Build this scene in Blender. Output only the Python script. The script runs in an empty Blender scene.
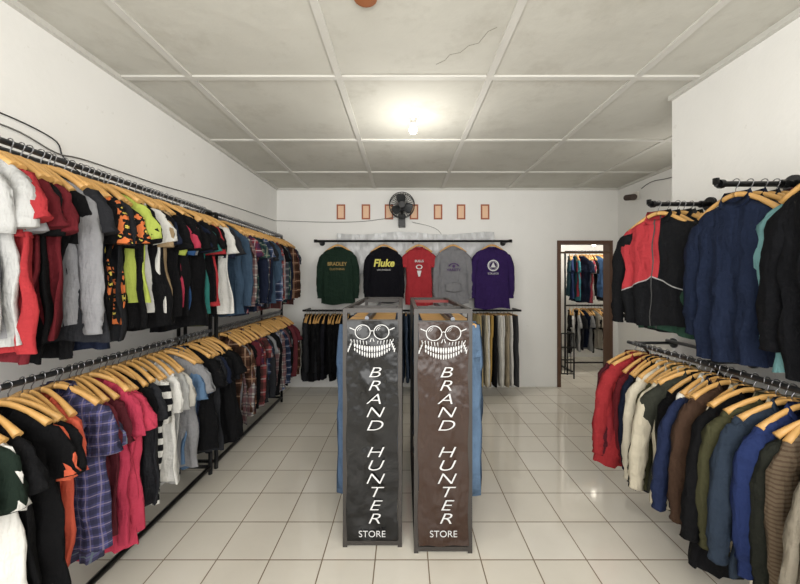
import bpy, math, random
from mathutils import Matrix, Vector
R = random.Random(11)
S = bpy.context.scene
try:
    S.view_settings.view_transform = 'Standard'
    S.view_settings.look = 'None'
except Exception:
    pass
pi = math.pi

def lin(h):
    h = h.lstrip('#')
    o = []
    for i in (0, 2, 4):
        c = int(h[i:i+2], 16)/255
        o.append(c/12.92 if c <= .04045 else ((c+.055)/1.055)**2.4)
    return (o[0], o[1], o[2], 1)

# ------------------------------------------------------------ materials
class NT:
    def __init__(s, name):
        s.m = bpy.data.materials.new(name); s.m.use_nodes = True
        s.t = s.m.node_tree; s.p = s.t.nodes['Principled BSDF']
    def n(s, typ, **k):
        nd = s.t.nodes.new(typ)
        for a, v in k.items():
            setattr(nd, a, v)
        return nd
    def l(s, a, b):
        s.t.links.new(a, b)
    def math(s, op, a, b=None, c=None):
        nd = s.n('ShaderNodeMath', operation=op)
        for i, v in enumerate((a, b, c)):
            if v is None: continue
            if isinstance(v, (int, float)): nd.inputs[i].default_value = v
            else: s.l(v, nd.inputs[i])
        return nd.outputs[0]
    def mix(s, f, a, b):
        nd = s.n('ShaderNodeMix', data_type='RGBA')
        if isinstance(f, (int, float)): nd.inputs[0].default_value = f
        else: s.l(f, nd.inputs[0])
        for i, v in ((6, a), (7, b)):
            if isinstance(v, tuple): nd.inputs[i].default_value = v
            else: s.l(v, nd.inputs[i])
        return nd.outputs[2]
    def noise(s, vec, scale, detail=3, rough=.5):
        nd = s.n('ShaderNodeTexNoise')
        nd.inputs['Scale'].default_value = scale; nd.inputs['Detail'].default_value = detail
        nd.inputs['Roughness'].default_value = rough
        if vec is not None: s.l(vec, nd.inputs['Vector'])
        return nd.outputs['Fac']
    def bump(s, h, strength, dist=.01):
        b = s.n('ShaderNodeBump'); b.inputs['Strength'].default_value = strength
        b.inputs['Distance'].default_value = dist
        s.l(h, b.inputs['Height']); s.l(b.outputs[0], s.p.inputs['Normal'])
    def pos(s, scale=(1, 1, 1), off=(0, 0, 0)):
        g = s.n('ShaderNodeNewGeometry'); mp = s.n('ShaderNodeMapping')
        mp.inputs['Scale'].default_value = scale; mp.inputs['Location'].default_value = off
        s.l(g.outputs['Position'], mp.inputs['Vector'])
        return mp.outputs[0]

CACHE = {}
def plain(name, hexc, rough=.6, metal=0, bump=0, bscale=30, emit=0, var=.08, coat=0):
    k = ('plain', name)
    if k in CACHE: return CACHE[k]
    t = NT(name); c = lin(hexc)
    f = t.noise(t.pos(), 6, 4)
    d = tuple(x*(1-var*2) for x in c[:3])+(1,)
    t.l(t.mix(f, d, c), t.p.inputs['Base Color'])
    t.p.inputs['Roughness'].default_value = rough; t.p.inputs['Metallic'].default_value = metal
    t.p.inputs['Coat Weight'].default_value = coat
    if bump: t.bump(t.noise(t.pos(), bscale, 4), bump, .004)
    if emit:
        t.p.inputs['Emission Color'].default_value = c; t.p.inputs['Emission Strength'].default_value = emit
    CACHE[k] = t.m
    return t.m

def fab(spec):
    """spec: tuple kind, hex..."""
    if isinstance(spec, str): spec = ('solid', spec)
    if spec in CACHE: return CACHE[spec]
    kind = spec[0]
    t = NT('fabric_%s_%s' % (kind, spec[1].lstrip('#')))
    uv = t.n('ShaderNodeUVMap'); uv.uv_map = 'UVMap'
    sp = t.n('ShaderNodeSeparateXYZ'); t.l(uv.outputs[0], sp.inputs[0])
    u, v = sp.outputs[0], sp.outputs[1]
    def band(x, k, thr, ph=0.0):
        return t.math('LESS_THAN', t.math('FRACT', t.math('ADD', t.math('MULTIPLY', x, k), 10.0+ph)), thr)
    A = lin(spec[1])
    if kind == 'solid':
        col = t.mix(t.noise(uv.outputs[0], 9, 4), tuple(x*.7 for x in A[:3])+(1,), A)
    elif kind == 'plaid':
        k = spec[4] if len(spec) > 4 else 9
        Bc, C = lin(spec[2]), lin(spec[3])
        c1 = t.mix(t.math('MULTIPLY', band(u, k, .5), .6), A, Bc)
        c2 = t.mix(t.math('MULTIPLY', band(v, k, .5), .6), c1, Bc)
        c3 = t.mix(t.math('MULTIPLY', band(u, k, .1, .3), .7), c2, C)
        col = t.mix(t.math('MULTIPLY', band(v, k, .1, .3), .7), c3, C)
    elif kind == 'hstripe':
        col = t.mix(band(v, spec[3], spec[4]), A, lin(spec[2]))
    elif kind == 'vstripe':
        col = t.mix(band(u, spec[3], spec[4]), A, lin(spec[2]))
    elif kind == 'tie':
        f = t.noise(uv.outputs[0], spec[4] if len(spec) > 4 else 9, 3)
        r = t.n('ShaderNodeValToRGB'); t.l(f, r.inputs[0])
        e = r.color_ramp; e.interpolation = 'CONSTANT'
        e.elements[0].position = 0; e.elements[0].color = A
        e.elements[1].position = .47; e.elements[1].color = lin(spec[2])
        x = e.elements.new(.6); x.color = lin(spec[3])
        col = r.outputs[0]
    elif kind == 'block':   # A above v, B below ; sleeves (|u|>.8) = C
        Bc, C, vv = lin(spec[2]), lin(spec[3]), spec[4]
        v2 = t.math('ADD', v, t.math('MULTIPLY', t.math('ABSOLUTE', u), spec[5] if len(spec) > 5 else 0.0))
        up = t.math('GREATER_THAN', v2, vv)
        if len(spec) > 6:   # colour panel only on one side of the garment
            up = t.math('MULTIPLY', up, t.math('LESS_THAN', u, spec[6]))
        c1 = t.mix(up, Bc, A)
        ln = t.math('LESS_THAN', t.math('ABSOLUTE', t.math('SUBTRACT', v2, vv)), .004)
        c1 = t.mix(ln, c1, lin('#a0a0a0'))
        sl = t.math('GREATER_THAN', t.math('ABSOLUTE', u), .8)
        c2 = t.mix(sl, c1, C)
        zp = t.math('LESS_THAN', t.math('ABSOLUTE', u), .004)
        col = t.mix(zp, c2, lin('#555555'))
    elif kind == 'print':
        Bc = lin(spec[2])
        du = t.math('POWER', t.math('MULTIPLY', u, 9.5), 2.0)
        dv = t.math('POWER', t.math('MULTIPLY', t.math('ADD', v, .33), 8.0), 2.0)
        ins = t.math('LESS_THAN', t.math('ADD', du, dv), 1.0)
        ns = t.math('GREATER_THAN', t.noise(uv.outputs[0], 42, 2), .5)
        col = t.mix(t.math('MULTIPLY', ins, ns), A, Bc)
    elif kind == 'denim':
        f = t.noise(uv.outputs[0], 5, 5)
        col = t.mix(f, tuple(x*.55 for x in A[:3])+(1,), tuple(min(1, x*1.3) for x in A[:3])+(1,))
    # slight desaturation
    hs = t.n('ShaderNodeHueSaturation'); hs.inputs['Saturation'].default_value = .93; hs.inputs['Value'].default_value = .84
    t.l(col, hs.inputs['Color'])
    t.l(hs.outputs[0], t.p.inputs['Base Color'])
    t.p.inputs['Roughness'].default_value = .9
    t.p.inputs['Specular IOR Level'].default_value = .12
    n1 = t.noise(t.pos((20, 20, 5)), 1.0, 4); n2 = t.noise(t.pos((7, 7, 14), (3, 1, 2)), 1.0, 3)
    t.bump(t.math('ADD', n1, n2), .9, .026)
    CACHE[spec] = t.m
    return t.m

WOOD = plain('hanger_wood', '#cfa05e', .45, var=.12)
STEEL = plain('hook_steel', '#8e8e90', .35, .9)
BLACK = plain('black_pipe', '#141416', .4, .3)
GREYM = plain('grey_pipe', '#5d6064', .35, .7)
FRAME = plain('stand_frame', '#3a3633', .45, .2)

# ------------------------------------------------------------ mesh builder
def catmull(P, k):
    out = []
    n = len(P)
    for i in range(n-1):
        p0 = P[max(i-1, 0)]; p1 = P[i]; p2 = P[i+1]; p3 = P[min(i+2, n-1)]
        for j in range(k):
            t = j/k
            out.append(tuple(.5*((2*b)+(-a+c)*t+(2*a-5*b+4*c-d)*t*t+(-a+3*b-3*c+d)*t**3)
                             for a, b, c, d in zip(p0, p1, p2, p3)))
    out.append(tuple(P[-1]))
    return out

class B:
    def __init__(s):
        s.v = []; s.f = []; s.uv = []; s.mi = []; s.mats = []; s.sm = []
    def mid(s, m):
        if m not in s.mats: s.mats.append(m)
        return s.mats.index(m)
    def rings(s, T, rings, uvs, mat, cap0=False, cap1=False, closed=True, smooth=True):
        base = len(s.v); n = len(rings[0]); mi = s.mid(mat)
        for r in rings:
            for p in r: s.v.append(tuple(T @ Vector(p)))
        for i in range(len(rings)-1):
            for j in range(n if closed else n-1):
                k = (j+1) % n
                s.f.append((base+i*n+j, base+i*n+k, base+(i+1)*n+k, base+(i+1)*n+j))
                s.uv.append((uvs[i][j], uvs[i][k], uvs[i+1][k], uvs[i+1][j])); s.mi.append(mi); s.sm.append(smooth)
        for c, i in ((cap0, 0), (cap1, len(rings)-1)):
            if c:
                s.f.append(tuple(base+i*n+j for j in range(n)))
                s.uv.append(tuple(uvs[i][j] for j in range(n))); s.mi.append(mi); s.sm.append(False)
    def sweep(s, T, path, mat, n=10, k=2, wr=0.0, cap=True, uoff=0.0, seed=0.0):
        """path: (x,y,z,hw,d), bends inside XZ plane"""
        P = catmull(path, k); rg = []; uv = []
        for i, p in enumerate(P):
            a = P[max(i-1, 0)]; b = P[min(i+1, len(P)-1)]
            tx, tz = b[0]-a[0], b[2]-a[2]; L = math.hypot(tx, tz) or 1
            nx, nz = -tz/L, tx/L
            hw, d = p[3], p[4]
            r = []; u = []
            for j in range(n):
                an = 2*pi*j/n
                w = 1+wr*math.sin(i*1.9+seed+j*1.3)+wr*.7*math.sin(i*.8+seed*2+j*2.6)
                c, sn = math.cos(an)*hw*w, math.sin(an)*d*w
                x = p[0]+nx*c; z = p[2]+nz*c; y = p[1]+sn
                r.append((x, y, z)); u.append((x+uoff, z))
            rg.append(r); uv.append(u)
        s.rings(T, rg, uv, mat, cap, cap)
    def tube(s, pts, r, mat, n=8, T=Matrix.Identity(4)):
        pts = [Vector(p) for p in pts]; rg = []
        up = None
        for i, p in enumerate(pts):
            t = (pts[min(i+1, len(pts)-1)]-pts[max(i-1, 0)]).normalized()
            if up is None:
                up = Vector((0, 0, 1)) if abs(t.z) < .9 else Vector((1, 0, 0))
            a = t.cross(up).normalized(); b = a.cross(t).normalized(); up = b
            rg.append([tuple(p+(a*math.cos(2*pi*j/n)+b*math.sin(2*pi*j/n))*r) for j in range(n)])
        s.rings(T, rg, [[(q[0], q[2]) for q in r_] for r_ in rg], mat, True, True)
    def box(s, a, b, mat, T=Matrix.Identity(4)):
        x0, y0, z0 = a; x1, y1, z1 = b
        rg = [[(x0, y0, z), (x1, y0, z), (x1, y1, z), (x0, y1, z)] for z in (z0, z1)]
        s.rings(T, rg, [[(q[0], q[2]) for q in r] for r in rg], mat, True, True, smooth=False)
    def disc_ring(s, c, r0, r1, mat, T=Matrix.Identity(4), n=28, a0=0, a1=2*pi, sy=1):
        i_ = []; o_ = []
        for j in range(n+1):
            a = a0+(a1-a0)*j/n
            i_.append((c[0]+math.cos(a)*r0, c[1], c[2]+math.sin(a)*r0*sy)); o_.append((c[0]+math.cos(a)*r1, c[1], c[2]+math.sin(a)*r1*sy))
        s.rings(T, [i_, o_], [[(q[0], q[2]) for q in i_], [(q[0], q[2]) for q in o_]], mat, closed=False)
    def obj(s, name, parent=None):
        me = bpy.data.meshes.new(name)
        xs = [p[0] for p in s.v]; ys = [p[1] for p in s.v]; zs = [p[2] for p in s.v]
        c = Vector(((min(xs)+max(xs))/2, (min(ys)+max(ys))/2, min(zs)))
        me.from_pydata([tuple(Vector(p)-c) for p in s.v], [], s.f)
        for m in s.mats: me.materials.append(m)
        ul = me.uv_layers.new(name='UVMap'); li = 0; dat = []
        for fi, u in enumerate(s.uv):
            for q in u: dat.extend(q)
        ul.data.foreach_set('uv', dat)
        me.polygons.foreach_set('material_index', s.mi)
        me.polygons.foreach_set('use_smooth', s.sm)
        me.update()
        o = bpy.data.objects.new(name, me); o.location = c
        S.collection.objects.link(o)
        if parent:
            o.parent = parent; o.matrix_parent_inverse = parent.matrix_world.inverted()
        return o

def empty(name, loc):
    e = bpy.data.objects.new(name, None); e.location = loc; e.empty_display_size = .1
    S.collection.objects.link(e); bpy.context.view_layer.update()
    return e

# ------------------------------------------------------------ garments
def hanger(b, T, hookturn=False, wood=WOOD):
    pts = []
    for j in range(9):
        a = math.radians(200-j*30)
        pts.append((.017*math.cos(a), 0, .003+.017*math.sin(a)))
    pts += [(0, 0, -.03), (0, 0, -.055)]
    if hookturn: pts = [(0, p[0], p[2]) for p in pts]
    b.tube(pts, .0024, STEEL, 5, T)
    for sg in (1, -1):
        b.sweep(T, [(0, 0, -.057, .013, .007), (sg*.04, 0, -.064, .013, .007), (sg*.11, 0, -.1, .012, .009), (sg*.18, 0, -.155, .014, .016)], wood, 8, 2)

def shirt(b, T, spec, L=.68, sleeve='short', W=1.0, d=.03, collar=0, rip=.014, seed=None, flat=False, hood=False):
    sd = R.random()*20 if seed is None else seed
    m = fab(spec)
    z0 = -.15
    hem = z0-L
    hs = 1.0 if flat else R.uniform(.72, 1.04)
    K = [(-.09, .07*W, .028), (-.108, .106*W, d*.95), (-.136, .165*W, d), (-.173, .203*W, d), (-.25, .208*W, d*1.05),
         (z0-L*.35, .207*W*(1+hs)/2, d*1.1), (z0-L*.6, .212*W*(1+2*hs)/3, d*1.2), (z0-L*.85, .222*W*hs, d*1.25), (hem, .226*W*hs, d*1.2)]
    P = catmull(K, 3); n = 36; rg = []; uv = []
    N = len(P)
    lam = 2*pi/(.12+.05*math.sin(sd)); sl = 2.5*math.sin(sd*3)
    off = 0 if flat else R.uniform(-.03, .03)
    for i, (z, hw, dd) in enumerate(P):
        t = max(0, (z0-z)/L); r = []; u = []
        nf = max(0, 1-i/5.0)
        for j in range(n):
            a = 2*pi*j/n
            ca, sa = math.cos(a), math.sin(a)
            x = hw*math.copysign(abs(ca)**.8, ca)
            y = dd*math.copysign(abs(sa)**.8, sa)
            A = rip*min(1, .2+t*1.2)
            y += A*math.sin(x*lam+sd+sl*t)+A*.5*math.sin(x*lam*2.3+sd*2+t*5)
            y += rip*.35*math.sin(z*28+x*14*math.sin(sd)+sd)*(1-nf)
            x += rip*.5*math.sin(z*19+sd*1.7)*(abs(ca))*(1-nf) + off*t*t
            y *= 1 - .25*t*math.sin(sd)**2
            zz = z
            if sa < 0: zz -= .05*nf*abs(sa)
            if i == N-1: zz += .012*math.sin(x*16+sd)
            r.append((x, y, zz)); u.append((x, zz))
        rg.append(r); uv.append(u)
    b.rings(T, rg, uv, m)
    # neck band
    h = .012+collar
    r0 = rg[0]
    r1 = [(x*.95, y*.95, z+h*(1.0 if y > 0 else .8)) for x, y, z in r0]
    r2 = [(x*1.12, y*1.25, z+h*.25) for x, y, z in r0]
    band = [r0, r1] + ([r2] if collar > .01 else [])
    b.rings(T, band, [[(q[0], q[2]) for q in r] for r in band], m)
    if hood:
        hp = [(0, .03, -.17, .09, .03), (0, .035, -.13, .11, .04), (0, .03, -.09, .09, .035), (0, .02, -.07, .04, .02)]
        b.sweep(T, hp, m, 12, 3, .05, seed=sd)
    for sg in (1, -1):
        sw = R.uniform(-.025, .025) if not flat else 0
        if sleeve == 'short':
            j = 0 if flat else R.uniform(-.035, .01)
            q = [(sg*.14*W, 0, -.2, .04, .02), (sg*.185*W, sw*.3, -.215, .058, .024), (sg*(.212*W+j*.4), sw, -.275, .068, .024), (sg*(.228*W+j), sw*1.3, -.365+j*.6, .078+j*.2, .03)]
        elif sleeve == 'long':
            j = R.uniform(-.025, .012) if not flat else 0
            q = [(sg*.135*W, 0, -.205, .04, d*.7), (sg*.185*W, 0, -.225, .055, d*.95), (sg*(.222*W+j*.5), sw, -.32, .055, d), (sg*(.238*W+j), sw*1.5, -.48, .05, d*.95),
                 (sg*(.242*W+j*1.5), sw*2, -.64, .045, d*.95), (sg*(.24*W+j*2), sw*2, -.71, .042, d*.85), (sg*(.238*W+j*2), sw*2, -.75, .036, d*.75), (sg*(.238*W+j*2), sw*2, -.79, .037, d*.75)]
        else:
            continue
        b.sweep(T, q, m, 12, 3, .1 if not flat else .06, uoff=sg*1.2, seed=sd+sg)

def pants(b, T, spec, L=1.05, W=1.0):
    sd = R.random()*20; m = fab(spec)
    P = catmull([(-.05, .19*W, .02), (-.09, .195*W, .025), (-.2, .205*W, .03), (-.3, .21*W, .03), (-.34, .2*W, .02)], 2)
    n = 22; rg = []; uv = []
    for i, (z, hw, dd) in enumerate(P):
        r = []
        for j in range(n):
            a = 2*pi*j/n
            x = hw*math.cos(a); y = dd*math.sin(a)+.006*math.sin(x*40+sd)
            r.append((x, y, z))
        rg.append(r); uv.append([(q[0], q[2]) for q in r])
    b.rings(T, rg, uv, m)
    for sg in (1, -1):
        b.sweep(T, [(sg*.1*W, 0, -.25, .1*W, .024), (sg*.105*W, .004, -.45, .098*W, .024), (sg*.108*W, -.004, -.7, .092*W, .022), (sg*.11*W, 0, -L, .09*W, .024)], m, 12, 3, .06, seed=sd+sg)
    b.box((-.16, -.008, -.065), (.16, .008, -.045), WOOD, T)
    b.tube([(0, 0, .018), (.014, 0, .012), (.014, 0, 0), (0, 0, -.015), (0, 0, -.05)], .003, STEEL, 5, T)

def row(name, axis, fixed, z, a0, step, items, jit=10, tilt=4, W=.95, d=.022, bias=0, parent=None):
    b = B(); t = a0
    for it in items:
        spec, kind, L = it
        yaw = math.radians(bias+R.uniform(-jit, jit))
        if axis == 'Y': loc = (fixed, t, z)
        else:
            loc = (t, fixed, z); yaw += pi/2
        T = Matrix.Translation(loc) @ Matrix.Rotation(yaw, 4, 'Z') @ Matrix.Rotation(math.radians(R.uniform(-tilt, tilt)), 4, 'Y') @ Matrix.Rotation(math.radians(R.uniform(-2, 2)), 4, 'X')
        if kind == 'p':
            pants(b, T, spec, L, W)
        else:
            hanger(b, T)
            sl = {'s': 'short', 'l': 'long', 'j': 'long', 'v': None, 'c': 'short', 'h': 'long'}[kind]
            shirt(b, T, spec, L+R.uniform(-.09, .04), sl, W*R.uniform(.9, 1.04), d*(1.5 if kind in 'jh' else 1), .03 if kind in 'cj' else 0, rip=R.uniform(.012, .02), hood=(kind == 'h'))
        t += step*R.uniform(.6, 1.4)
    return b.obj(name, parent)

# ------------------------------------------------------------ room
XL, XR, XRF, YB, ZC = -1.87, 1.955, 3.15, 5.0, 2.92
YF = -1.6; YJ = 2.48
def wallmat():
    t = NT('painted_wall')
    f = t.noise(t.pos((1, 1, .6)), 1.3, 5, .6)
    f2 = t.noise(t.pos(), 14, 5, .6)
    c = t.mix(f, lin('#dddcd8'), lin('#f0efec'))
    c = t.mix(t.math('MULTIPLY', t.math('GREATER_THAN', f2, .68), .12), c, lin('#9c968a'))
    t.l(c, t.p.inputs['Base Color']); t.p.inputs['Roughness'].default_value = .75
    t.bump(t.noise(t.pos(), 25, 5), .12, .01)
    return t.m
WALL = wallmat()
def ceilmat():
    t = NT('ceiling_panel')
    f = t.noise(t.pos(), .9, 5, .65)
    c = t.mix(f, lin('#adaba2'), lin('#cbc9c0'))
    f2 = t.noise(t.pos((1, 1, 1), (4, 2, 0)), 3.5, 6, .7)
    r = t.n('ShaderNodeValToRGB'); t.l(f2, r.inputs[0]); r.color_ramp.elements[0].position = .52; r.color_ramp.elements[1].position = .75
    c = t.mix(t.math('MULTIPLY', r.outputs[0], .35), c, lin('#8d8678'))
    t.l(c, t.p.inputs['Base Color']); t.p.inputs['Roughness'].default_value = .85
    t.bump(t.noise(t.pos(), 4, 4), .3, .03)
    return t.m
CEIL = ceilmat()
def floormat():
    t = NT('ceramic_floor_tile')
    br = t.n('ShaderNodeTexBrick'); br.offset = 0; br.squash = 1
    t.l(t.pos((1, 1, 1), (-.136+.3*20, -1.93+.3*20, 0)), br.inputs['Vector'])
    br.inputs['Scale'].default_value = 1; br.inputs['Brick Width'].default_value = .3; br.inputs['Row Height'].default_value = .3
    br.inputs['Mortar Size'].default_value = .0035; br.inputs['Mortar Smooth'].default_value = .2
    br.inputs['Color1'].default_value = lin('#e6e1d6'); br.inputs['Color2'].default_value = lin('#ddd7ca'); br.inputs['Mortar'].default_value = lin('#705c44')
    f = t.noise(t.pos(), 3, 5, .6)
    c = t.mix(t.math('MULTIPLY', f, .2), br.outputs['Color'], lin('#ab9d88'))
    t.l(c, t.p.inputs['Base Color'])
    rr = t.math('ADD', t.math('MULTIPLY', br.outputs['Fac'], .5), t.math('ADD', t.math('MULTIPLY', f, .08), .02))
    t.l(rr, t.p.inputs['Roughness'])
    t.p.inputs['IOR'].default_value = 1.65
    t.bump(t.math('SUBTRACT', t.math('MULTIPLY', t.noise(t.pos(), 4, 2), .3), br.outputs['Fac']), .25, .003)
    return t.m
FLOOR = floormat()
def slab(name, boxes, mat):
    b = B()
    for a, c in boxes: b.box(a, c, mat)
    return b.obj(name)
YR = 6.9
slab('floor', [((XL-.12, YF, -.1), (4.4, YR+.12, 0))], FLOOR)
slab('ceiling', [((XL-.12, YF, ZC), (4.4, YR+.12, ZC+.1))], CEIL)
slab('wall_left', [((XL-.12, YF, 0), (XL, YB+.12, ZC))], WALL)
slab('wall_right', [((XR, YF, 0), (XR+.12, YJ, ZC)), ((XR+.12, YJ-.12, 0), (XRF+.12, YJ, ZC))], WALL)
slab('wall_right_recess', [((XRF, YJ, 0), (XRF+.12, YB, ZC))], WALL)
DX0, DX1, DZ = 2.25, 3.06, 2.15
slab('wall_back', [((XL, YB, 0), (DX0, YB+.12, ZC)), ((DX1, YB, 0), (4.3, YB+.12, ZC)), ((DX0, YB, DZ), (DX1, YB+.12, ZC))], WALL)
slab('wall_annex_back', [((1.5, YR, 0), (4.4, YR+.12, ZC))], WALL)
slab('wall_annex_side', [((4.2, YB+.12, 0), (4.32, YR, ZC))], WALL)
slab('wall_annex_left', [((1.5, YB+.12, 0), (1.62, YR, ZC))], WALL)
BROWN = plain('brown_door_frame', '#5b4030', .5)
slab('door_1', [((DX0, YB-.02, 0), (DX0+.05, YB+.14, DZ)), ((DX1-.05, YB-.02, 0), (DX1, YB+.14, DZ)), ((DX0+.05, YB-.02, DZ-.05), (DX1-.05, YB+.14, DZ)), ((DX0+.05, YB-.02, 1.96), (DX1-.05, YB+.02, 1.985))], BROWN)
BAT = plain('ceiling_batten', '#cbc9c2', .7)
bt = []
for x in (-1.40, -.426, .56, 1.52, 2.5):
    bt.append(((x-.022, YF if x < 1.9 else YJ, ZC-.012), (x+.022, YB, ZC)))
slab('trim_1', bt, BAT)
bt = []
for y in (-.77, .23, 1.23, 2.23, 3.25, 4.23):
    bt.append(((XL, y-.02, ZC-.013), (XR if y < YJ else XRF, y+.02, ZC)))
slab('trim_2', bt, BAT)
slab('trim_3', [((XL, YF, ZC-.03), (XL+.03, YB, ZC)), ((XL+.03, YB-.03, ZC-.03), (XRF-.03, YB, ZC)), ((XR-.03, YF, ZC-.03), (XR, YJ, ZC)), ((XRF-.03, YJ, ZC-.03), (XRF, YB, ZC))], BAT)
# hairline crack in the ceiling panel
CRK = plain('crack_line', '#6a665a', .9)
b = B()
b.tube([(.2, 2.10, ZC), (.25, 2.06, ZC), (.27, 2.01, ZC), (.33, 1.99, ZC), (.37, 1.93, ZC), (.42, 1.91, ZC), (.45, 1.82, ZC), (.49, 1.79, ZC)], .0013, CRK, 4)
b.obj('ceiling_crack')

# vents
ORB = plain('terracotta_vent', '#a8644a', .8)
CRM = plain('vent_outside_glow', '#dcb898', .7, emit=.15)  # pale, faintly emissive plate standing in for outside light through the vent
for px in (341, 366, 389, 414, 438, 461, 485):
    x = (px-404)/340*5; z = 1.6+66/340*5
    b = B(); w, h = .062, .11; q = .02
    b.box((x-w, YB-.012, z-h), (x-w+q, YB, z+h), ORB); b.box((x+w-q, YB-.012, z-h), (x+w, YB, z+h), ORB)
    b.box((x-w+q, YB-.012, z+h-q), (x+w-q, YB, z+h), ORB); b.box((x-w+q, YB-.012, z-h), (x+w-q, YB, z-h+q), ORB)
    b.box((x-w+q, YB-.004, z-h+q), (x+w-q, YB, z+h-q), CRM)
    b.obj('vent_block')

# ------------------------------------------------------------ left wall rack
RX = -1.58; ZU, ZL = 2.14, 1.17
for (a, c) in ((.6, 2.775), (2.86, 4.39)):
    b = B()
    for y in (a, c):
        b.tube([(RX, y, 0.0), (RX, y, ZU+.0)], .016, BLACK)
        b.tube([(RX, y, ZU), (XL+.005, y, ZU)], .014, BLACK)
        b.tube([(XL+.02, y, ZU), (XL, y, ZU)], .035, BLACK, 12)
        b.tube([(RX, y, .06), (XL+.03, y, .06)], .014, BLACK)
        b.tube([(XL+.03, y, 0), (XL+.03, y, ZU)], .014, BLACK)
    for z in (ZU, ZL):
        b.tube([(RX, a, z), (RX, c, z)], .013, GREYM)
    b.tube([(RX, a, .06), (RX, c, .06)], .016, BLACK)
    b.tube([(XL+.03, a, ZU+.05), (XL+.03, c, ZU+.05)], .012, GREYM)
    b.obj('garment_rack')

K = '#121214'; CH = '#2a2b2f'; NV = '#1b2338'; RD = '#a81620'; DR = '#6d1520'; GY = '#8f8f92'; LG = '#bdbdbb'; WH = '#e4e2dc'
LIME = '#b9c850'; OR = '#ee602e'; PK = '#c8264c'; OL = '#4b4a32'; BL = '#2c5a92'; TE = '#2a7a74'; TN = '#a58c68'; CR = '#d6ccb4'
MA = '#5a1c26'; GN = '#2c5a44'; BR = '#4d382b'
tie = ('tie', '#e0701e', '#1d1d1d', '#e0c84a', 26)
top1 = [(LG, 's', .62), (LG, 's', .6), (GY, 's', .6), (RD, 's', .72), (RD, 's', .7), (DR, 's', .7), (K, 's', .66), (DR, 's', .68), (K, 's', .7), (GY, 'l', .6), (CH, 's', .72), (('print', K, '#b0b0b0'), 's', .7),
        (NV, 's', .7), (tie, 's', .6), (K, 's', .7), (tie, 's', .6), (CH, 's', .7), (K, 's', .72), (LIME, 's', .6), (K, 's', .7), (WH, 's', .6), (K, 's', .66), (NV, 's', .7),
        (TN, 's', .6), (K, 's', .7), (('print', K, '#e0e040'), 's', .7), (LIME, 's', .6), (K, 's', .7), (PK, 's', .62), (BL, 's', .66), (K, 's', .66), (GY, 's', .6), (K, 's', .7), (NV, 's', .7),
        (TE, 's', .62), (K, 's', .7), (RD, 's', .62), (K, 's', .66), (OL, 's', .7), (K, 's', .7), (WH, 's', .64), (NV, 's', .7), (CH, 's', .7)]
row('hanging_tshirts', 'Y', RX, ZU, 1.14, .0375, top1, 14, 5, .95)
pl = [('plaid', '#7a2430', '#1c2340', '#a89898', 11), ('plaid', '#2e4e4a', '#15202c', '#898978', 10), ('plaid', '#394a6a', '#151a2c', '#9898a8', 12), ('plaid', '#989690', '#5a2430', '#222233', 12),
      ('plaid', '#5a3a2a', '#20140e', '#a08068', 9), ('plaid', '#6a6f78', '#2a2f3a', '#a8a8a8', 14), ('plaid', '#803434', '#22201e', '#908888', 8), ('plaid', '#40557a', '#a8a8b8', '#20242e', 10),
      ('plaid', '#3a4250', '#1a1c22', '#6a5a4a', 16)]
top2 = []
for i in range(34):
    top2.append((R.choice(pl) if R.random() < .65 else R.choice([K, NV, CH, MA, '#3a5066', K]), R.choice('cll'), .7))
row('hanging_plaid_shirts', 'Y', RX, ZU, 2.93, .0425, top2, 9, 3, .93)

low1 = [('#1d2a22', 's', .68), ('#1d2a22', 's', .68), (WH, 's', .72), (WH, 's', .66), (K, 's', .7), (K, 's', .7), (K, 's', .66), (OR, 's', .7), (OR, 's', .76), ('#de5430', 's', .74), (('plaid', '#4a4a7a', '#2a2a3a', '#807488', 22), 'c', .7), (('plaid', '#5a5680', '#30303c', '#708088', 18), 'c', .7),
        (MA, 's', .7), ('#6b2430', 's', .7), (MA, 's', .7), (PK, 's', .78), ('#c0224a', 's', .8), (PK, 's', .78), (K, 's', .7), (K, 's', .72), (CH, 's', .68), (('hstripe', '#dedcd6', '#18181c', 14, .5), 's', .7), (('hstripe', '#dedcd6', '#18181c', 14, .5), 's', .7), (WH, 's', .66), (LG, 's', .68), ('#c8c4ba', 's', .7), (GY, 's', .72),
        ('#a6a9ac', 's', .68), (('denim', '#5b7ca0'), 'c', .66), (('denim', '#4b6888'), 'c', .7), (NV, 'c', .7), (K, 's', .7), (CH, 's', .7), (K, 'c', .72), (NV, 's', .7), (K, 's', .7), (CH, 's', .7), (K, 's', .7), (K, 's', .7), (CH, 's', .7)]
row('hanging_tshirts', 'Y', RX, ZL, 1.1, .041, low1, 15, 6, .95)
low2 = []
for i in range(32):
    low2.append((R.choice(pl+[MA, '#6a2c34', K, '#6b4a52', CH, '#8a8a8e', NV, K, K]), R.choice('cl'), .68))
row('hanging_plaid_shirts', 'Y', RX, ZL, 2.93, .0455, low2, 9, 3, .93)

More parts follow.
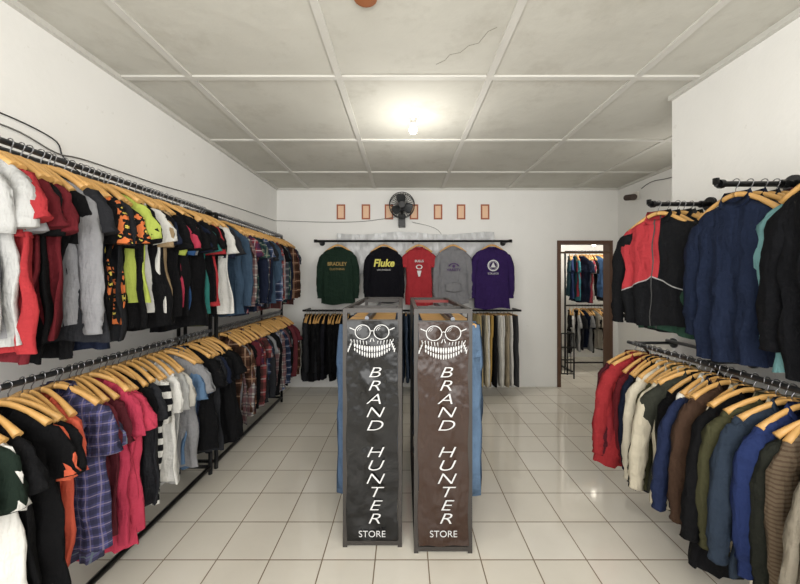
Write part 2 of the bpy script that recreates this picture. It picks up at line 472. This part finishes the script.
# ------------------------------------------------------------ right wall rails
b = B(); ZA = 2.07
for y in (2.165, 1.70, 1.27):
    b.tube([(1.56, y, ZA), (XR, y, ZA)], .014, BLACK, 10)
    b.tube([(1.575, y, ZA), (1.595, y, ZA)], .022, BLACK, 10)
    b.tube([(1.56, y, ZA), (1.56, y, ZA+.028)], .014, BLACK, 10)
    b.tube([(XR-.07, y, ZA), (XR-.045, y, ZA)], .022, BLACK, 10)
    b.tube([(XR-.015, y, ZA), (XR, y, ZA)], .045, BLACK, 16)
b.obj('pipe_hooks')
b = B(); ZR = 1.13; RR = 1.65
b.tube([(RR, .5, ZR), (RR, 2.5, ZR)], .013, GREYM, 10)
b.tube([(RR+.25, .5, ZR+.02), (RR+.25, 2.46, ZR+.02)], .011, GREYM, 10)
for y in (.6, 1.3, 1.9, 2.46):
    b.tube([(RR, y, ZR), (XR, y, ZR)], .011, GREYM, 8)
    b.tube([(XR-.012, y, ZR), (XR, y, ZR)], .035, GREYM, 12)
    b.tube([(RR+.05, y, ZR), (XR, y, ZR-.25)], .008, GREYM, 6)
b.obj('clothes_rail')
rj = [(MA, 'j', .68), (('block', '#b21f2c', '#b21f2c', '#981824', -.9), 'j', .72), (RD, 'j', .72), (DR, 'j', .72), (NV, 'j', .72), (K, 'j', .7), (('block', '#d8cfba', '#22252e', '#d8cfba', -.5), 'j', .7), (CR, 'j', .72), (OL, 'j', .7), (CR, 'j', .68),
      ('#3a3c34', 'j', .72), (K, 'j', .7), (('block', '#e0dcd0', '#1f2a4a', '#1f2a4a', -.35, .4), 'j', .7), (NV, 'j', .7), (('hstripe', '#4a2430', '#6c5a54', 60, .3), 'j', .72), (BR, 'j', .7), (CR, 'j', .7), (K, 'j', .74), ('#b7a88c', 'j', .72), (OL, 'j', .7), (CR, 'j', .72),
      ('#2e3a4a', 'j', .7), (('block', '#1c2c5a', '#d9d2c0', '#1c2c5a', -.4, .5), 'j', .7), (('hstripe', '#6d5e4c', '#5b4a3a', 60, .4), 'j', .72), ('#2a2c26', 'j', .72), ('#b0a28a', 'j', .72), (K, 'j', .72), ('#6e6456', 'j', .74), ('#938a7a', 'j', .7), (K, 'j', .72), ('#4a4038', 'j', .7)]
rj = rj[::-1]
row('hanging_jackets', 'Y', RR, ZR, 1.03, .048, rj, 15, 7, .97, .024)

# individual jackets on pipe arms
def jacket(x, y, spec, yaw, L=.66, W=1.1, z=ZA, hood=False):
    b = B()
    T = Matrix.Translation((x, y, z)) @ Matrix.Rotation(-pi/2+math.radians(yaw), 4, 'Z') @ Matrix.Rotation(math.radians(R.uniform(-4, 4)), 4, 'Y')
    hanger(b, T); shirt(b, T, spec, L, 'long', W, .036, .04, rip=.022, hood=hood)
    return b.obj('jacket')
REDB = ('block', '#b01e2a', '#16171a', '#16171a', -.46, .5, .03)
jacket(1.62, 2.165, REDB, 22, .62, 1.08)
jacket(1.68, 2.165, ('block', '#1b1b1e', '#2c4a3c', '#151517', -.45), 14)
jacket(1.73, 2.15, '#1a1b1d', 20, W=1.15)
jacket(1.78, 2.165, ('block', '#2b2d30', '#141416', '#55332a', -.35), 8)
jacket(1.83, 2.165, '#20241f', 8, W=.95)
jacket(1.64, 1.68, '#1c2740', 6, .74, .9, hood=True)
jacket(1.71, 1.68, '#182036', 4, .72, .9, hood=True)
jacket(1.78, 1.68, '#1a1d26', 3, .70, .9)
jacket(1.84, 1.68, '#5a2a2e', 2, .64, .9)
jacket(1.60, 1.25, '#131418', 2, .74, .84)
jacket(1.67, 1.27, '#7ab0b4', 9, .72, 1.26)
jacket(1.75, 1.27, '#17181c', 4, .70, 1.0)
jacket(1.82, 1.27, '#3c2c28', 0, .70, 1.0)

# ------------------------------------------------------------ back wall rack
YW = 4.7; ZB = 2.11
b = B()
b.tube([(-1.22, YW, ZB), (1.47, YW, ZB)], .016, BLACK, 10)
for x in (-1.2, .13, 1.45):
    b.tube([(x, YW, ZB), (x, YB, ZB)], .014, BLACK)
    b.tube([(x, YB-.015, ZB), (x, YB, ZB)], .04, BLACK, 14)
b.tube([(-1.22, YW, ZB-.02), (-1.22, YW, ZB+.02)], .026, BLACK, 10); b.tube([(1.47, YW, ZB-.02), (1.47, YW, ZB+.02)], .026, BLACK, 10)
b.obj('clothes_rail')
b = B()
b.tube([(-1.4, YW, 1.15), (1.62, YW, 1.15)], .014, BLACK, 10)
for x in (-1.38, .13, 1.6):
    b.tube([(x, YW, 1.15), (x, YB, 1.15)], .014, BLACK)
b.obj('clothes_rail')

def text(body, loc, size, mat, parent, rot=(pi/2, 0, 0), sx=1, shear=0, off=0, align='CENTER', name='lettering', ext=.001):
    c = bpy.data.curves.new(name, 'FONT'); c.body = body; c.size = size; c.align_x = align; c.align_y = 'CENTER'
    c.shear = shear; c.offset = off; c.extrude = ext; c.materials.append(mat)
    o = bpy.data.objects.new(name, c); o.location = loc; o.rotation_euler = rot; o.scale = (sx, 1, 1)
    S.collection.objects.link(o)
    if parent:
        o.parent = parent; o.matrix_parent_inverse = parent.matrix_world.inverted()
    return o
def plainfab(name, h): return plain(name, h, .8)
WINK = plainfab('white_ink', '#d2d2d2'); GOLD = plainfab('gold_ink', '#a58a52'); YEL = plainfab('yellow_ink', '#d8d068'); PUR = plainfab('purple_ink', '#4a3060')
def display(name, px, spec, L, sleeve, W, hood=False):
    x = (px-404)/340*YW
    b = B(); T = Matrix.Translation((x, YW, ZB))
    hanger(b, T, True)
    shirt(b, T, spec, L, sleeve, W, .04, 0, rip=.009, seed=px*.37, flat=True, hood=hood)
    o = b.obj(name)
    bpy.context.view_layer.update()
    return o, x
yf = YW-.066
o, x = display('sweatshirt', 338, '#1f3328', .72, 'long', 1.04); text('BRADLEY', (x, yf, 1.79), .07, GOLD, o, sx=.9, off=.001); text('CLOTHING', (x, yf, 1.72), .04, GOLD, o)
o, x = display('sweatshirt', 384, '#14141b', .70, 'long', 1.0); text('Fluke', (x, yf, 1.8), .14, YEL, o, sx=.95, off=.004, shear=.2); text('LOS ANGELES', (x, yf, 1.71), .03, WINK, o)
o, x = display('tshirt', 419, '#b01826', .74, 'short', .86); text('BULLS', (x, yf, 1.83), .045, WINK, o, off=.001)
bb = B(); bb.disc_ring((x, yf, 1.75), .03, .045, WINK, sy=.7); bb.rings(Matrix.Identity(4), [[(x-.03, yf, 1.70), (x+.03, yf, 1.70)], [(x-.012, yf, 1.62), (x+.012, yf, 1.62)]], [[(0, 0)]*2]*2, WINK, closed=False); bb.obj('print', o)
o, x = display('hooded_sweatshirt', 453, '#88888c', .72, 'long', .98, True)
bb = B(); bb.disc_ring((x, yf-.01, 1.76), .05, .072, PUR, sy=.6, a0=0, a1=pi); bb.disc_ring((x, yf-.01, 1.76), .0, .02, PUR); bb.obj('print', o); text('VARSITY', (x, yf-.012, 1.71), .05, PUR, o, off=.001)
bb = B(); bb.sweep(Matrix.Translation((x, YW-.05, 1.5)), [(-.11, 0, -.03, .05, .006), (0, 0, -.03, .07, .008), (.11, 0, -.03, .05, .006)], fab('#87878b'), 10, 3); bb.obj('pouch_pocket', o)
o, x = display('sweatshirt', 492, '#331c58', .78, 'long', 1.1)
bb = B(); bb.disc_ring((x, yf, 1.77), .062, .078, WINK); bb.disc_ring((x, yf, 1.77), .05, .054, WINK)
bb.rings(Matrix.Identity(4), [[(x-.035, yf, 1.745), (x+.035, yf, 1.745)], [(x-.004, yf, 1.81), (x+.004, yf, 1.81)]], [[(0, 0), (0, 0)], [(0, 0), (0, 0)]], WINK, closed=False)
bb.obj('print', o); text('COLLEGE', (x, yf, 1.66), .035, WINK, o)

# plastic sheet behind
t = NT('plastic_sheet'); t.p.inputs['Base Color'].default_value = lin('#c4c5c6'); t.p.inputs['Roughness'].default_value = .25
t.bump(t.noise(t.pos((6, 6, 3)), 2.2, 4), .8, .03); PS = t.m
b = B(); rg = []
for i in range(20):
    z = 2.25-i*.03
    rg.append([(-.97+j*.04, 4.93+.012*math.sin(j*.8+i*.3)+.01*math.sin(j*2.1-i*.5), z-.02*math.sin(j*.2)) for j in range(58)])
b.rings(Matrix.Identity(4), rg, [[(q[0], q[2]) for q in r] for r in rg], PS, closed=False)
b.obj('plastic_sheet')

# lower row back
lb = [(R.choice([K, CH, '#101012', '#1b1b22']), 'j', .76) for i in range(14)]
row('hanging_jackets', 'X', YW, 1.15, -1.34, .043, lb, 10, 3, .92, .024)
row('hanging_jeans', 'X', YW, 1.15, -.62, .055, [(('denim', R.choice(['#2c3c58', '#3f5068', '#4a5a74'])), 'p', .95) for i in range(27)], 5, 2, 1.0)
row('hanging_pants', 'X', YW, 1.15, 1.0, .055, [(c, 'p', 1.0) for c in ['#c9b27a', '#3b3a38', '#d8cdb2', '#e2dfd6', '#c09a48', '#1b1b1e', '#e6e2d8', '#dcdad4', '#a89a80', '#e9e6df', '#48484a']], 5, 2, 1.0)

# ------------------------------------------------------------ centre stands
def vinyl(name, h):
    t = NT(name); t.p.inputs['Base Color'].default_value = lin(h); t.p.inputs['Roughness'].default_value = .25
    t.p.inputs['Specular IOR Level'].default_value = .4
    n = t.noise(t.pos((4, 4, 3)), 1.3, 3); t.bump(n, .8, .05); return t.m
def stand(x0, x1, y0, y1, H, vm, jc, jhw, red=False):
    e = empty('banner_display_rack', ((x0+x1)/2, (y0+y1)/2, 0))
    b = B(); w = .026
    for x in (x0, x1-w):
        for y in (y0, y1-w): b.box((x, y, 0), (x+w, y+w, H), FRAME)
        for z in (.012, H-w): b.box((x, y0+w, z), (x+w, y1-w, z+w), FRAME)
    for y in (y0, y1-w):
        for z in (.012, H-w): b.box((x0+w, y, z), (x1-w, y+w, z+w), FRAME)
    b.box((x0+w, y0, H-.085), (x1-w, y0+.02, H-.068), FRAME)
    b.tube([(jc, y0+.01, H-.06), (jc, y1-.01, H-.06)], .013, GREYM, 8)
    b.box((x0, y0+.25, H-w), (x1, y0+.27, H-.004), FRAME)
    b.box((x0, y1-.3, H-w), (x1, y1-.28, H-.004), plain('red_bar', '#8a2420', .5) if red else FRAME)
    b.obj('frame', e)
    bx0, bx1, bz0, bz1 = x0+.024, x1-.024, .05, H-.075
    rg = []
    for i in range(41):
        z = bz1+(bz0-bz1)*i/40
        rg.append([(bx0+(bx1-bx0)*j/14+.004*math.sin(i*.5)*(1 if j in (0, 14) else 0), y0-.008+(.004*math.sin(j*.9+i*.45)+.003*math.sin(j*.5-i*.9))*math.sin(pi*j/14), z) for j in range(15)])
    b = B(); b.rings(Matrix.Identity(4), rg, [[(q[0], q[2]) for q in r] for r in rg], vm, closed=False); b.obj('banner', e)
    cx = (bx0+bx1)/2; yy = y0-.018
    I4 = Matrix.Identity(4)
    def quad(p, q, r_, s_): b.rings(I4, [[p, q], [r_, s_]], [[(0, 0)]*2]*2, WINK, closed=False)
    b = B(); gz = H-.138
    rs = random.Random(5)
    for sg in (-1, 1):
        b.disc_ring((cx+sg*.055, yy, gz), .042, .047, WINK, sy=.95)
        b.disc_ring((cx+sg*.055, yy, gz), .031, .034, WINK, a0=1.7, a1=2.9)
        b.disc_ring((cx+sg*.055, yy, gz), .022, .024, WINK, a0=1.9, a1=2.7)
        quad((cx+sg*.1, yy, gz+.014), (cx+sg*.132, yy, gz+.028), (cx+sg*.1, yy, gz+.009), (cx+sg*.132, yy, gz+.022))
        # nose cavity halves
        quad((cx+sg*.002, yy, gz-.034), (cx+sg*.005, yy, gz-.034), (cx+sg*.009, yy, gz-.058), (cx+sg*.014, yy, gz-.056))
        # cheek bones : jagged hatch under each lens
        for k in range(6):
            f = k/5; hx = cx+sg*(.035+f*.09); z1 = gz-.053+f*.012; ln = .016+.012*rs.random()
            quad((hx-.002, yy, z1), (hx+.003, yy, z1), (hx-.001-sg*.004, yy, z1-ln), (hx+.001-sg*.004, yy, z1-ln))
        # jaw corners
        for k in range(4):
            hx = cx+sg*(.118+k*.006); z1 = gz-.055-k*.014
            quad((hx-.006, yy, z1), (hx+.002, yy, z1+.004), (hx-.008, yy, z1-.02), (hx-.004, yy, z1-.022))
    b.disc_ring((cx, yy, gz-.002), .008, .012, WINK, a0=0, a1=pi, n=10)
    for k in range(15):
        f = (k-7)/7; tx = cx+f*.102; top = gz-.084+.016*f*f; hh = .034*(1-.4*f*f)
        for s2, g in ((0, 1), (1, .85)):
            za = top-s2*(hh+.005); zb = za-hh*g; wv = .0052 if s2 == 0 else .0042
            jx = rs.uniform(-.001, .001)
            quad((tx-wv*.7, yy, za), (tx+wv*.7, yy, za), (tx-wv+jx, yy, (za+zb)/2), (tx+wv+jx, yy, (za+zb)/2))
            quad((tx-wv+jx, yy, (za+zb)/2), (tx+wv+jx, yy, (za+zb)/2), (tx-wv*.4, yy, zb), (tx+wv*.4, yy, zb))
    b.obj('skull_print', e)
    word = 'BRAND HUNTER'
    zt = 1.6-(372-278)*y0/340; zb = 1.6-(517-278)*y0/340
    for i, ch in enumerate(word):
        if ch == ' ': continue
        z = zt+(zb-zt)*i/11
        text(ch, (cx+.008, yy, z), .088, WINK, e, sx=1.55, shear=.3, off=-.0012, name='letter_'+ch.lower())
    text('STORE', (cx, yy, 1.6-(532-278)*y0/340), .054, WINK, e, name='store_lettering', off=-.0005)
    jb = B(); y = y0+.12
    while y < y1-.08:
        T = Matrix.Translation((jc, y, H-.06)) @ Matrix.Rotation(math.radians(R.uniform(-8, 8)), 4, 'Z')
        pants(jb, T, ('denim', R.choice(['#4a6280', '#36485f', '#2a3648', '#5f7a98', '#3e4f68'])), 1.1+R.uniform(-.06, .06), jhw/.21*R.uniform(.9, 1.06))
        y += .055
    jb.obj('hanging_jeans', e)
stand(-.364, -.012, 2.02, 3.2, 1.42, vinyl('black_vinyl', '#0b0b0c'), -.222, .2)
stand(.058, .397, 1.975, 3.15, 1.42, vinyl('brown_vinyl', '#33221a'), .285, .215, True)

# ------------------------------------------------------------ fan, bulb, cables, cctv
FB = plain('fan_black', '#1c1c1e', .45); FG = plain('fan_blade_grey', '#3a3d40', .4)
b = B(); fx, fy, fz = -.03, 4.78, 2.62
for k in range(2):
    yy = fy-.05+k*.09
    pts = [(fx+.175*math.cos(a*pi/16), yy, fz+.175*math.sin(a*pi/16)) for a in range(33)]
    b.tube(pts, .006, FB, 6)
for a in range(30):
    an = a*2*pi/30
    c, s_ = math.cos(an), math.sin(an)
    b.tube([(fx+.04*c, fy-.075, fz+.04*s_), (fx+.12*c, fy-.075, fz+.12*s_), (fx+.175*c, fy-.05, fz+.175*s_), (fx+.175*c, fy+.04, fz+.175*s_), (fx+.06*c, fy+.06, fz+.06*s_)], .0028, FB, 4)
b.tube([(fx, fy-.08, fz), (fx, fy-.07, fz)], .045, FB, 16)
b.tube([(fx, fy+.03, fz), (fx, fy+.15, fz)], .06, FB, 16)
for k in range(3):
    an = k*2*pi/3+.4
    T = Matrix.Translation((fx, fy-.01, fz)) @ Matrix.Rotation(an, 4, 'Y') @ Matrix.Rotation(.35, 4, 'X')
    b.sweep(T, [(.02, 0, 0, .03, .004), (.07, 0, 0, .06, .004), (.12, 0, 0, .07, .004), (.155, 0, 0, .045, .003)], FG, 10, 3)
b.box((fx-.05, fy+.12, fz-.28), (fx+.05, YB, fz-.1), FB)
b.tube([(fx, fy+.1, fz), (fx, fy+.17, fz-.12)], .025, FB, 10)
b.obj('electric_fan')

BULB = plain('lit_bulb', '#fff6e6', .3, emit=12, var=0); SOCK = plain('white_socket', '#dedbd2', .4)
def bulb_lamp(x, y, z, lit=True):
    b = B()
    b.tube([(x, y, z), (x, y, z-.015)], .05, SOCK, 20); b.tube([(x, y, z-.015), (x, y, z-.055)], .024, SOCK, 16)
    prof = [(.014, -.05), (.016, -.065), (.026, -.08), (.033, -.1), (.031, -.12), (.02, -.134), (.004, -.139)]
    rg = [[(x+r*math.cos(a*pi/10), y+r*math.sin(a*pi/10), z+h) for a in range(20)] for r, h in prof]
    b.rings(Matrix.Identity(4), rg, [[(0, 0)]*20]*len(rg), BULB if lit else SOCK, True, True)
    return b.obj('light_bulb')
bulb_lamp(.075, 2.79, ZC)
bulb_lamp(3.35, 6.0, 2.3)
b = B(); b.tube([(3.35, 6.0, ZC), (3.35, 6.0, 2.3)], .005, BLACK, 6); b.obj('pendant_cord')
WD = plain('lamp_base_wood', '#94582f', .5)
b = B(); b.tube([(-.18, 1.58, ZC), (-.18, 1.58, ZC-.02)], .055, WD, 20); b.tube([(-.18, 1.58, ZC-.02), (-.18, 1.58, ZC-.035)], .03, WD, 16); b.obj('ceiling_lamp_base')
def cable(name, pts, r=.004, m=BLACK):
    b = B(); b.tube(catmull(pts, 6), r, m, 5); return b.obj(name)
xw = XL+.008
GCB = plain('grey_cable', '#6a6865', .6)
cable('power_cable', [(xw, 1.2, 2.28), (xw, 1.6, 2.31), (xw, 1.82, 2.27), (xw, 2.0, 2.29), (xw, 2.6, 2.31), (xw, 3.3, 2.36), (xw, 4.2, 2.4), (xw, 4.95, 2.43)], .004, GCB)
cable('power_cable', [(xw, 4.95, 2.43), (xw+.05, 4.99, 2.44), (-1.2, 4.985, 2.42), (-.6, 4.985, 2.43), (-.1, 4.985, 2.5)], .004, GCB)
cable('power_cable', [(xw, 1.1, 2.3), (xw, 1.5, 2.36), (xw, 1.80, 2.34), (xw, 1.86, 2.26), (xw+.04, 1.93, 2.18)], .0035)
cable('power_cable', [(.12, 4.985, 2.42), (.5, 4.985, 2.3), (.6, 4.985, 2.0), (.62, 4.985, 1.5)], .003, GCB)
b = B()
b.box((XRF-.03, 4.55, 2.66), (XRF, 4.65, 2.76), SOCK)
b.tube([(XRF-.03, 4.6, 2.71), (XRF-.1, 4.58, 2.69)], .012, BLACK, 8)
b.tube([(XRF-.1, 4.66, 2.70), (XRF-.14, 4.45, 2.66)], .04, plain('cctv_dark', '#3a2c26', .5), 14)
b.obj('security_camera')
cable('power_cable', [(XRF-.01, 4.5, 2.78), (XRF-.01, 4.3, 2.82), (XRF-.01, 3.9, 2.78), (XRF-.01, 3.2, 2.86), (XRF-.01, 2.6, 2.88)], .004)

# ------------------------------------------------------------ annex room rack
ya = 5.95
er = empty('garment_rack', (3.2, ya, 0))
b = B()
for x in (2.82, 3.75):
    b.tube([(x, ya, 0), (x, ya, 2.06)], .016, BLACK)
    b.tube([(x, ya-.25, .03), (x, ya+.25, .03)], .016, BLACK)
for z in (2.06, 1.12, .12): b.tube([(2.82, ya, z), (3.75, ya, z)], .014, BLACK)
b.obj('rack_frame', er)
cc = ['#2a4a56', '#2a3c66', '#39808a', '#8a2030', NV, '#a8a098', '#902a3a', K, '#3a5a80', '#a03048', CH, '#c0bdb5', '#2c4f6a', RD, K, NV]
row('hanging_shirts', 'X', ya, 2.06, 2.9, .05, [(c, 's', .7) for c in cc], 35, 3, .9, parent=er)
row('hanging_shirts', 'X', ya, 1.12, 2.9, .05, [(c, 's', .64) for c in [K, WH, CH, LG, NV, '#8a8a8a', K, '#a8a090', CH, K, '#4a6a8a', WH, K, CH, NV, K]], 35, 3, .9, parent=er)
b = B()
for x in (2.45, 2.7): b.tube([(x, 5.4, 0), (x, 5.4, .72)], .012, BLACK)
for z in (.08, .3, .5, .72): b.tube([(2.45, 5.4, z), (2.7, 5.4, z)], .01, BLACK)
for x in (2.45, 2.7):
    b.tube([(x, 5.62, 0), (x, 5.62, .72)], .012, BLACK)
    b.tube([(x, 5.4, .72), (x, 5.62, .72)], .01, BLACK)
for i in range(1, 5): b.tube([(2.45+.05*i, 5.4, .08), (2.45+.05*i, 5.4, .72)], .006, BLACK)
b.obj('metal_shelf')

# ------------------------------------------------------------ lights
def light(name, typ, loc, e, col=(1, 1, 1), size=.1, rot=(0, 0, 0), sy=None):
    L = bpy.data.lights.new(name, typ); L.energy = e; L.color = col
    if typ == 'AREA':
        L.shape = 'RECTANGLE'; L.size = size; L.size_y = sy or size
    else: L.shadow_soft_size = size
    o = bpy.data.objects.new(name, L); o.location = loc; o.rotation_euler = rot; S.collection.objects.link(o)
light('bulb_light', 'POINT', (.075, 2.79, 2.45), 19, (1, .975, .92), .05)
light('annex_light', 'POINT', (3.2, 5.45, 2.5), 42, (1, .95, .88), .1)
light('daylight_shopfront', 'AREA', (0.05, -1.5, 1.7), 138, (1, .99, .965), 3.6, (pi/2+.12, 0, 0), 2.2)
light('front_fill_light', 'POINT', (0.1, .1, 2.2), 24, (1, .965, .91), .2)  # fill light added near the camera to even the exposure, no fixture here
light('recess_point_light', 'POINT', (2.6, 3.2, 2.4), 6, (1, .96, .9), .15)  # soft point light inside the right recess, without a fixture
w = bpy.data.worlds.new('World'); S.world = w; w.use_nodes = True
bg = w.node_tree.nodes['Background']; bg.inputs[0].default_value = (1, .99, .97, 1); bg.inputs[1].default_value = 1.25

cam = bpy.data.cameras.new('camera'); cam.sensor_width = 36; cam.lens = 340/800*36; cam.clip_start = .02
cam.shift_x = -4/800; cam.shift_y = -14/800
co = bpy.data.objects.new('camera', cam); co.location = (0, 0, 1.6); co.rotation_euler = (pi/2, 0, 0)
S.collection.objects.link(co); S.camera = co
